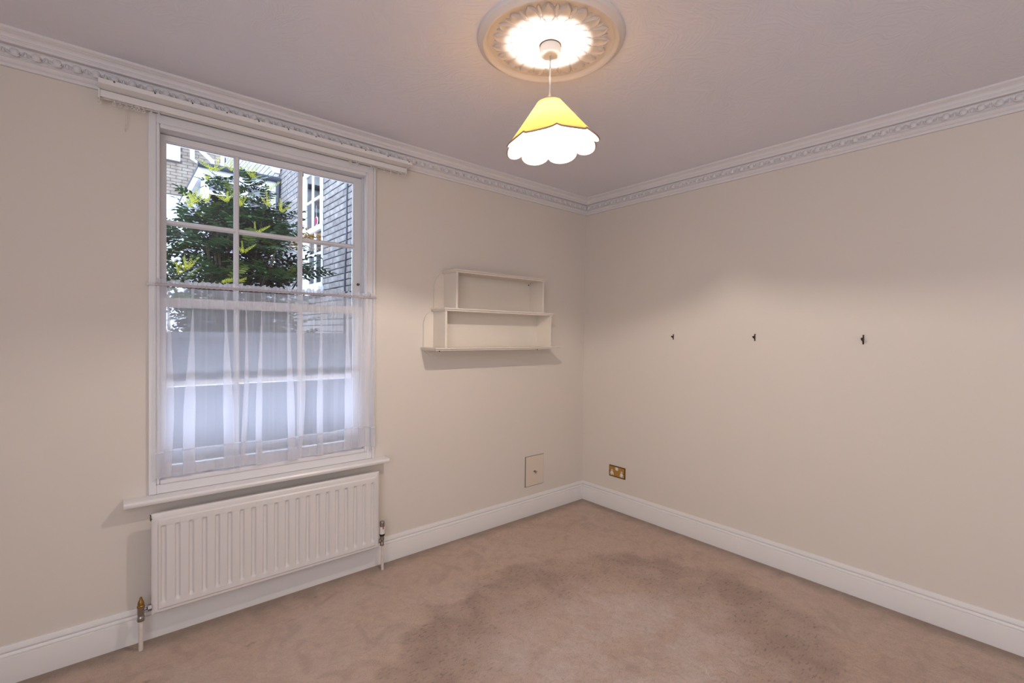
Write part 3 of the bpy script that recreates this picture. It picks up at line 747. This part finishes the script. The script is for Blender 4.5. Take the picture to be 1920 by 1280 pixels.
for nm, t, rad_ in (('rim_piping', 1, .0033), ('top_piping', 0, .002)):
    bm = bmesh.new(); m_ = 256; rings = []
    pts = [shade_pt(away+2*PI*i/m_, t) for i in range(m_)]
    for i in range(m_):
        p = pts[i]; tt = (pts[(i+1)%m_]-pts[i-1]).normalized(); a_ = tt.cross(Vector((0, 0, 1))).normalized(); b_ = a_.cross(tt)
        rings.append([bm.verts.new(p+(a_*math.cos(2*PI*k/6)+b_*math.sin(2*PI*k/6))*rad_) for k in range(6)])
    for i in range(m_):
        for k in range(6): bm.faces.new((rings[i][k], rings[i][(k+1)%6], rings[(i+1)%m_][(k+1)%6], rings[(i+1)%m_][k]))
    o = link(nm, bm, TRIMM, None, smooth=True); o.parent = shd
for k in range(3):
    bm = bmesh.new(); a = away+math.radians(62)+k*2*PI/3
    tube(bm, [TILT @ Vector((LX+.016*math.cos(a), LY+.016*math.sin(a), 2.172)), TILT @ Vector((LX+R_TOP*math.cos(a), LY+R_TOP*math.sin(a), Z_TOP-.001))], .003, 6)
    o = link('shade_arm', bm, TRIMM, None); o.parent = shd
bm = bmesh.new(); lathe(bm, [(.0115, 2.142), (.0125, 2.130), (.019, 2.113), (.027, 2.098), (.030, 2.083), (.0275, 2.068), (.020, 2.057), (.010, 2.051), (.001, 2.0495)], 28, (LX, LY, 0), cap=False)
PEARL = bpy.data.materials.new('lit_pearl_glass'); PEARL.use_nodes = True; nt = PEARL.node_tree; nt.nodes.clear()
o_ = nt.nodes.new('ShaderNodeOutputMaterial'); a_ = nt.nodes.new('ShaderNodeAddShader'); t_ = nt.nodes.new('ShaderNodeBsdfTransparent'); e_ = nt.nodes.new('ShaderNodeEmission')
e_.inputs[0].default_value = (1, .92, .80, 1); e_.inputs[1].default_value = 3
nt.links.new(t_.outputs[0], a_.inputs[0]); nt.links.new(e_.outputs[0], a_.inputs[1]); nt.links.new(a_.outputs[0], o_.inputs[0])
bulb = link('bulb', bm, PEARL, pl, smooth=True, label='glass bulb, lit')
bm = bmesh.new(); tube(bm, [(LX+.011*math.cos(a), LY+.011*math.sin(a), BULB_Z+.003*math.sin(3*a)) for a in [k/16*5.2 for k in range(17)]], .0011, 6)
o = link('filament', bm, FILA, None); o.parent = bulb
#@OUTSIDE@
# ================================================================== OUTSIDE
bm = bmesh.new(); box(bm, -14, 8, .28, 26, -.9, -.35); struct('ground', bm, SOIL)
gw = thing('garden_wall', (-2.3, 1.25, -.35), 'grey rendered low garden wall just outside window behind net curtain', 'wall')
link('rendered_face', obox(-4.2, -.9, 1.40, 1.58, -.36, 1.285), RENDER, gw)
link('coping', obox(-4.25, -.9, 1.37, 1.60, 1.285, 1.325, .008), RENDER, gw)
struct('ground_bed', obox(-4.2, -.9, 1.58, 5.6, -.36, .9), SOIL)

def brick_mesh(sx, sy, sz, m, irr=.0018, seed=0):
    """brick lying against a wall facing -x: sy long, sz high, sx proud"""
    r = random.Random(seed); bm = bmesh.new(); box(bm, -sx, 0, 0, sy, 0, sz)
    bmesh.ops.bevel(bm, geom=[e for e in bm.edges if all(v.co.x < -sx*.5 for v in e.verts)], offset=.003, segments=1, affect='EDGES')
    for v in bm.verts:
        if v.co.x < -sx*.5: v.co += Vector((r.uniform(-irr, irr), r.uniform(-irr, irr), r.uniform(-irr, irr)))
    return mesh_of(bm, m, False)
SX = -.88
nb = thing('grey_brick_house', (SX, 3.0, -.35), 'grey brick house side wall receding behind shrub, with white sash window', 'house')
OPEN = (3.64, 4.42, 1.88, 3.56)          # window opening y0 y1 z0 z1
bm = bmesh.new()
for a in ((SX, SX+.3, .3, OPEN[0], -.4, 4.6), (SX, SX+.3, OPEN[1], 5.68, -.4, 4.6), (SX, SX+.3, OPEN[0], OPEN[1], -.4, OPEN[2]), (SX, SX+.3, OPEN[0], OPEN[1], OPEN[3], 4.6), (SX, SX+.3, 5.68, 10.6, 3.0, 8.0), (SX, SX+.3, .3, 10.6, 4.6, 8)): box(bm, *a)
link('mortar', bm, MORTAR, nb)
BL = [brick_mesh(.007, .218, .063, BRICKG, seed=i) for i in range(4)]
BH = [brick_mesh(.007, .105, .063, BRICKG, seed=10+i) for i in range(4)]
r = random.Random(3); cand = []
nrow = 0; z = -.30
while z < 4.85:
    y = .35 - (0 if nrow % 2 else .17); k = 0
    while y < 5.66:
        lng = (k % 2 == 0); sy = .218 if lng else .105
        y0, y1 = max(y, .35), min(y+sy, 5.66)
        hit = (z+.065 > OPEN[2]-.0 and z < OPEN[3] and y1 > OPEN[0] and y0 < OPEN[1])
        if hit:
            for c, d in ((y0, min(y1, OPEN[0]-.002)), (max(y0, OPEN[1]+.002), y1)):
                if d-c > .03: cand.append((c, d-c, z))
        elif y1-y0 > .03: cand.append((y0, y1-y0, z))
        y += sy+.007; k += 1
    z += .075; nrow += 1
def seen(c):
    y, L_, z_ = c
    return y > 2.45 and 1.35 < z_ and (z_-1.33) < .62*(y+2.9)*.62
vis = sorted([c for c in cand if seen(c)], key=lambda c: c[0])
single = set(id(c) for c in vis[:300])
stuff = bmesh.new()
for c in cand:
    y, L_, z_ = c
    dx = r.uniform(0, .003)
    if id(c) in single:
        me = r.choice(BL if L_ > .15 else BH); nat = .218 if L_ > .15 else .105
        inst('brick', me, nb, Matrix.Translation((SX+dx, y, z_+r.uniform(-.001, .001))) @ Matrix.Diagonal((1, L_/nat, 1, 1)))
    else:
        box(stuff, SX-.007+dx, SX+.01, y, y+L_, z_, z_+.065)
stuff2 = bmesh.new(); z = 4.6-.85
rowk = 0
while z < 7.2:      # upper storey beyond the porch: deeper courses
    y = 5.72-(.12 if rowk % 2 else 0)
    while y < 10.4:
        box(stuff2, SX-.008+r.uniform(0, .003), SX+.01, max(y, 5.7), y+.225, z, z+.088); y += .235
    z += .10; rowk += 1
link('brick_courses', stuff, BRICKG, nb, kind='stuff')
BRICKP = mat('pale_brick', (.36, .345, .35), .9, bump=(60, .5, .006), var=(12, (.46, .43, .42), 4), spec=.2)
link('upper_brick_courses', stuff2, BRICKP, nb, kind='stuff')
# sash window in the side wall
y0, y1, z0, z1 = OPEN
bm = bmesh.new(); box(bm, SX-.035, SX+.10, y1-.085, y1, z0, z1); box(bm, SX-.02, SX+.12, y0, y0+.015, z0, z1); box(bm, SX-.035, SX+.10, y0, y1, z1-.07, z1); box(bm, SX-.07, SX+.12, y0-.03, y1+.03, z0-.06, z0+.04)
sw = link('window', bm, WPAINT, nb, label='white painted sash window in brick wall')
def swp(name, bm, m): o = link(name, bm, m, None); o.location = (0, 0, 0); o.parent = sw; return o
zm = 2.68
ya, yb = y0+.015, y1-.085
for nm, xx, za, zb, bars in (('upper_sash', SX-.028, zm-.02, z1-.07, (3.08,)), ('lower_sash', SX+.004, z0+.04, zm+.03, (2.37,))):
    bm = bmesh.new()
    box(bm, xx, xx+.03, ya, ya+.03, za, zb); box(bm, xx, xx+.03, yb-.07, yb, za, zb); box(bm, xx, xx+.03, ya+.03, yb-.07, za, za+.065); box(bm, xx, xx+.03, ya+.03, yb-.07, zb-.045, zb)
    swp(nm, bm, WPAINT)
    ym = (ya+yb)/2
    bm = bmesh.new(); box(bm, xx+.004, xx+.026, ym-.022, ym+.022, za+.065, zb-.045); swp('glazing_bar', bm, WPAINT)
    for b in bars:
        for c, d in ((ya+.03, ym-.022), (ym+.022, yb-.07)):
            bm = bmesh.new(); box(bm, xx+.004, xx+.026, c, d, b-.016, b+.016); swp('glazing_bar', bm, WPAINT)
    zz = [za+.06]+list(bars)+[zb-.04]
    for i in range(len(zz)-1):
        for c, d in ((ya+.03, ym-.02), (ym+.02, yb-.07)):
            bm = bmesh.new(); box(bm, xx+.014, xx+.017, c, d, zz[i], zz[i+1]); swp('pane', bm, GLASS)
bm = bmesh.new(); box(bm, SX+.22, SX+.29, y0, y1, z0, z1); link('pane_backing', bm, INT, nb)  # added sheet behind the panes, pale blue for the sky they reflect
fc = thing('terracotta_curtain', (SX+.16, 4.1, 2.0), 'terracotta curtain hanging inside lower part of white sash window outside', 'curtain')
bm = bmesh.new(); g = []
for i in range(41):
    y = 3.95+i*.37/40; x = SX+.08+.012*math.sin(i*1.1)
    g.append([bm.verts.new((x, y, zz_)) for zz_ in (1.95, 2.68)])
for a, b in zip(g, g[1:]): bm.faces.new((a[0], b[0], b[1], a[1]))
f_ = link('drape', bm, CURT, fc, smooth=True); md = f_.modifiers.new('s', 'SOLIDIFY'); md.thickness = .004
pk = thing('hanging_disc', (SX-.025, 3.84, 2.73), 'crimson round disc with white edge on upper sash of side window', 'ornament')
bm = bmesh.new(); lathe(bm, [(.001, .098), (.050, .100), (.058, .102), (.058, .106), (.001, .106)], 24, (SX-.124, 3.84, 2.785), 'X')
link('rim', bm, WPAINT, pk)
bm = bmesh.new(); lathe(bm, [(.001, .094), (.050, .095), (.050, .099), (.001, .099)], 24, (SX-.1255, 3.84, 2.785), 'X'); link('disc', bm, PINK, pk)
bm = bmesh.new(); tube(bm, [(SX-.021, 3.84, 2.84), (SX-.021, 3.84, 2.99)], .0012, 6); link('string', bm, WPAINT, pk)
# cable down the near end of the wall
cb = thing('wall_cable', (SX-.012, 2.85, .5), 'thin dark cable running down grey brick wall', 'cable')
pts = [(SX-.016, 2.785-.0+.03*math.sin(k*.9)*.4+ (2.95-zc)*.055, zc) for k, zc in enumerate([3.1-.13*j for j in range(21)])]
bm = bmesh.new(); tube(bm, pts, .0085, 6); link('cable_run', bm, DARKP, cb)

# ---- white timber porch joined to the far end of the side wall
po = thing('white_porch', (-1.4, 5.7, -.35), 'white and grey timber lean-to with dark gutter beyond shrub', 'porch')
PX0, PX1, PY = -1.93, -.89, 5.7
bm = bmesh.new(); box(bm, PX0+.02, PX1, PY+.04, 8.3, -.4, 3.66); link('panel_wall', bm, GREYP, po, label='pale grey painted panels')
bm = bmesh.new(); box(bm, PX0-.05, PX1, PY-.04, PY+.06, 3.56, 3.72); box(bm, PX0-.05, PX0+.06, PY+.06, 8.3, 3.56, 3.72); link('fascia', bm, WPAINT, po)
bm = bmesh.new(); box(bm, PX0-.02, PX1, PY, PY+.05, 3.36, 3.42); link('rail', bm, WPAINT, po)
bm = bmesh.new(); box(bm, PX0-.02, PX1, PY, PY+.05, 2.98, 3.03); link('rail', bm, WPAINT, po)
for x in (PX0, -1.42, -1.00):
    bm = bmesh.new(); box(bm, x, x+.08, PY-.01, PY+.05, -.4, 3.56); link('post', bm, WPAINT, po)
bm = bmesh.new(); box(bm, PX0+.0, PX0+.08, 5.8, 5.86, -.4, 3.56); link('post', bm, WPAINT, po)
bm = bmesh.new(); tube(bm, [(PX0-.07, PY-.08, 3.745), (PX1-.01, PY-.08, 3.745)], .042, 10); link('gutter', bm, DARKP, po)
bm = bmesh.new(); box(bm, PX0-.06, PX1, PY-.03, 8.3, 3.72, 3.755); link('roof', bm, DARKP, po)
bm = bmesh.new(); tube(bm, [(PX1-.035, PY-.08, 3.73), (PX1-.035, PY-.07, 3.5), (PX1-.035, PY-.06, -.3)], .032, 10); link('downpipe', bm, DARKP, po)
# white hopper on the wall above the gutter
hp = thing('hopper_head', (-.97, 5.62, 3.85), 'white rainwater hopper above dark gutter on brick wall corner', 'hopper')
bm = bmesh.new(); v = [bm.verts.new(p) for p in ((-1.10,5.55,4.06),(-.895,5.55,4.06),(-.895,5.68,4.06),(-1.10,5.68,4.06),(-.99,5.58,3.84),(-.91,5.58,3.84),(-.91,5.64,3.84),(-.99,5.64,3.84))]
for f in ((3,2,1,0),(4,5,6,7),(0,1,5,4),(1,2,6,5),(2,3,7,6),(3,0,4,7)): bm.faces.new([v[i] for i in f])
link('funnel', bm, WPAINT, hp)
link('rim', obox(-1.12, -.893, 5.53, 5.69, 4.06, 4.10, .004), WPAINT, hp)

# ---- yellow brick building facing us, farther off
yb_ = thing('yellow_brick_house', (-2.2, 11.5, -.35), 'sunlit pale yellow brick house beyond the shrub at left', 'house')
YY = 11.5
bm = bmesh.new(); box(bm, -8, .6, YY, YY+.4, -.4, 9.5); link('mortar', bm, MORTARY, yb_)
st = bmesh.new(); z = 3.95; k = 0; r = random.Random(9)
while z < 9:
    x = -4.5-(.11 if k % 2 else 0)
    while x < .3:
        L_ = .215
        if not (x < -1.80 and 5.37 < z) and not z < 4.6: box(st, x, x+L_, YY-.012+r.uniform(0, .006), YY+.02, z, z+.065)
        x += .229
    z += .076; k += 1
link('brick_courses', st, BRICKY, yb_, kind='stuff')
link('white_lintel', obox(-4.6, -1.68, YY-.08, YY+.02, 5.43, 9.0), WPAINT, yb_)
link('rendered_base', obox(-6, .3, YY-.06, YY+.02, -.4, 4.59), WPAINT, yb_)
bm = bmesh.new(); tube(bm, [(-1.44, YY-.1, 9), (-1.44, YY-.1, 5.53), (-1.17, YY-.1, 5.40), (-1.17, YY-.1, 4.9), (-1.17, YY-.1, 3)], .05, 8); link('downpipe', bm, WPAINT, yb_, label='white cranked downpipe')
bm = bmesh.new(); tube(bm, [(-1.42, YY-.3, 6.3), (-1.36, YY-.3, 5.78), (-1.05, YY-.3, 5.52), (-1.03, YY-.3, 5.3), (-1.03, YY-.3, 4.5)], .05, 8); link('downpipe', bm, WPAINT, yb_, label='white cranked downpipe')
bm = bmesh.new(); box(bm, -.95, -.86, 10.62, 10.70, 3.8, 9); link('corner_board', bm, WPAINT, yb_)

# ---- mahonia shrub
mh = thing('mahonia_shrub', (-2.05, 2.45, .9), 'large dark green spiky-leaved shrub with yellow flower spikes outside window', 'shrub')
def pinnate(L_, npair, lw, ll, seed, m, droop=.10, ntooth=3):
    r = random.Random(seed); bm = bmesh.new()
    def ax(t): return Vector((L_*t, 0, .10*L_*math.sin(t*2.0)-droop*L_*t*t))
    pts = [ax(t/5) for t in range(6)]
    tube(bm, pts, [.0028, .0026, .0022, .0018, .0014, .001], 4, cap=False)
    def leaflet(base, d, n, l, w_):
        side = n.cross(d).normalized(); prof = []
        k = ntooth*2
        for i in range(k+1):
            t = i/k; ww = w_*math.sin(PI*min(.97, .12+t*.88))**.8*(1.18 if i % 2 else .78)
            prof.append((t, ww if i < k else 0))
        cen = [bm.verts.new(base+d*l*t - n*.12*l*t*t) for t, _ in prof]
        for s in (-1, 1):
            ed = [bm.verts.new(base+d*l*(t+(.05 if i % 2 else 0))+side*s*ww+n*(.25*ww) - n*.12*l*t*t) for i, (t, ww) in enumerate(prof[:-1])]+[cen[-1]]
            for i in range(k):
                vs = [cen[i], cen[i+1], ed[i+1], ed[i]]
                if i == k-1: vs = [cen[i], cen[i+1], ed[i]]
                bm.faces.new(vs if s > 0 else vs[::-1])
    for i in range(npair):
        t = .16+.76*i/(npair-1); p = ax(t); d0 = (ax(t+.02)-ax(t-.02)).normalized(); up = Vector((0, 0, 1))
        f = (.75+.5*math.sin(PI*(.2+.7*t)))
        for s in (-1, 1):
            d = (d0*.42+Vector((0, s, 0))+Vector((0, 0, r.uniform(-.15, .25)))).normalized()
            leaflet(p, d, (up+Vector((r.uniform(-.2, .2), r.uniform(-.2, .2), 0))).normalized(), ll*f*.82, lw*f)
    leaflet(ax(.98), (ax(1)-ax(.95)).normalized(), Vector((0, 0, 1)), ll*.9, lw*.9)
    return bm
LEAVES = [mesh_of(pinnate(.34, 7, .014, .072, s, LEAF, ntooth=2), LEAF, False) for s in range(3)]
LEAVESY = [mesh_of(pinnate(.26, 7, .011, .055, 20+s, LEAFY, ntooth=2), LEAFY, False) for s in range(2)]
whorls = [(-2.16,2.30,2.66),(-1.98,2.28,2.66),(-2.30,2.25,2.38),(-2.12,2.15,2.48),(-1.86,2.30,2.48),(-2.48,2.20,2.14),(-2.28,2.05,2.26),(-1.98,2.10,2.32),(-1.72,2.35,2.40),
          (-2.62,2.10,2.02),(-2.36,1.95,2.02),(-2.06,1.95,2.06),(-1.78,2.15,2.14),(-1.60,2.45,2.22),(-2.50,1.98,1.74),(-2.22,1.92,1.76),(-1.92,2.0,1.82),(-1.66,2.25,1.86),(-1.48,2.50,1.90),
          (-2.62,1.92,1.62),(-2.66,2.0,1.84),(-2.35,2.0,1.48),(-2.0,2.0,1.50),(-1.70,2.2,1.56),(-1.85,2.8,2.30)]
r = random.Random(21); cnt = 0
for wi, (x, y, z) in enumerate(whorls):
    nl = 11
    for k in range(nl):
        a = 2*PI*k/nl+r.uniform(-.25, .25)+wi; el = r.uniform(-.15, .75) if z > 1.7 else r.uniform(-.3, .4)
        sc = r.uniform(.72, 1.05)*(.62 if z > 2.6 else .85 if z > 2.3 else 1)
        me = r.choice(LEAVES) if r.random() < .93 else r.choice(LEAVESY)
        mw = Matrix.Translation((x, y, z+r.uniform(-.05, .02))) @ Matrix.Rotation(a, 4, 'Z') @ Matrix.Rotation(-el, 4, 'Y') @ Matrix.Rotation(r.uniform(-.4, .4), 4, 'X') @ Matrix.Scale(sc, 4)
        inst('leaf', me, mh, mw); cnt += 1
# inner shaded foliage: one mass
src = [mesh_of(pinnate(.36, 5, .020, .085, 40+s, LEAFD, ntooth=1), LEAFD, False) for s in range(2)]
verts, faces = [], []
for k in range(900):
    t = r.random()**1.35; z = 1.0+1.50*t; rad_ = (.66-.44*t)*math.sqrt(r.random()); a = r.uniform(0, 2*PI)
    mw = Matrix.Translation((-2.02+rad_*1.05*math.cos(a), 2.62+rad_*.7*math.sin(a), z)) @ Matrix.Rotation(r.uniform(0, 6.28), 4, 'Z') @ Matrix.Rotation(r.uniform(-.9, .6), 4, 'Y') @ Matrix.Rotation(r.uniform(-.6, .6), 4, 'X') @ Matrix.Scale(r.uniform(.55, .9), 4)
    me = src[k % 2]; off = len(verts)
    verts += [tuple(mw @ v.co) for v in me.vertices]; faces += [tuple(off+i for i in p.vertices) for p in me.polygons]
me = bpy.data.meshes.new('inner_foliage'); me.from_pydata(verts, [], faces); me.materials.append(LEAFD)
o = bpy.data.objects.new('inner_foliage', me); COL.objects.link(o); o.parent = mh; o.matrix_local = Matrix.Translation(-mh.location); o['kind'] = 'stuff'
for k, (x, y, z) in enumerate(whorls):
    if k % 2 == 0:
        bm = bmesh.new(); bx = -2.08+(x+2.08)*.25; by = 2.5
        tube(bm, [(bx, by, .88), (bx+(x-bx)*.3, by+(y-by)*.3, .9+(z-.9)*.45), (x, y, z)], [.016, .013, .009], 6); link('stem', bm, STEM, mh, smooth=True)
def spike_mesh(seed):
    r = random.Random(seed); bm = bmesh.new(); L_ = .15
    tube(bm, [(0, 0, 0), (.004, 0, L_*.5), (.0, .003, L_)], [.002, .0015, .001], 4, cap=False)
    for k in range(34):
        t = .12+.86*k/33; a = k*2.4; rr = .0125*(1-t*.75)+.002; c = Vector((rr*math.cos(a), rr*math.sin(a), L_*t)); q = .0062*(1-.55*t)
        v = [bm.verts.new(c+Vector(d)*q) for d in ((1,0,0),(-1,0,0),(0,1,0),(0,-1,0),(0,0,1.1),(0,0,-1.1))]
        for f in ((0,2,4),(2,1,4),(1,3,4),(3,0,4),(2,0,5),(1,2,5),(3,1,5),(0,3,5)): bm.faces.new([v[i] for i in f])
    return mesh_of(bm, FLOWER, True)
SPK = [spike_mesh(s) for s in range(3)]
tufts = [(-2.29,2.05,2.66,5),(-2.17,2.08,2.70,4),(-2.34,2.05,2.58,4),(-2.0,2.1,2.68,5),(-1.86,2.15,2.62,3),(-2.44,1.95,2.34,5),(-2.36,1.92,2.36,5),(-2.22,1.95,2.40,6),(-2.12,1.95,2.38,6),(-1.88,2.05,2.44,5),(-1.77,2.1,2.42,5),
         (-2.48,1.85,2.28,4),(-2.51,1.78,1.80,6),(-2.56,1.78,1.76,4),(-2.28,1.80,1.72,5),(-2.18,1.82,1.73,4),(-2.02,1.9,2.16,3),(-2.12,1.85,1.98,3)]
for x, y, z, n in tufts:
    flat = z < 1.75
    for k in range(n):
        a = 2*PI*k/n+r.uniform(-.4, .4); el = r.uniform(.1, 1.15) if not flat else r.uniform(1.0, 1.45)
        mw = Matrix.Translation((x, y, z)) @ Matrix.Rotation(a if not flat else r.uniform(-.5, .5), 4, 'Z') @ Matrix.Rotation(el, 4, 'Y') @ Matrix.Scale(r.uniform(.5, .95), 4)
        inst('flower_spike', r.choice(SPK), mh, mw)
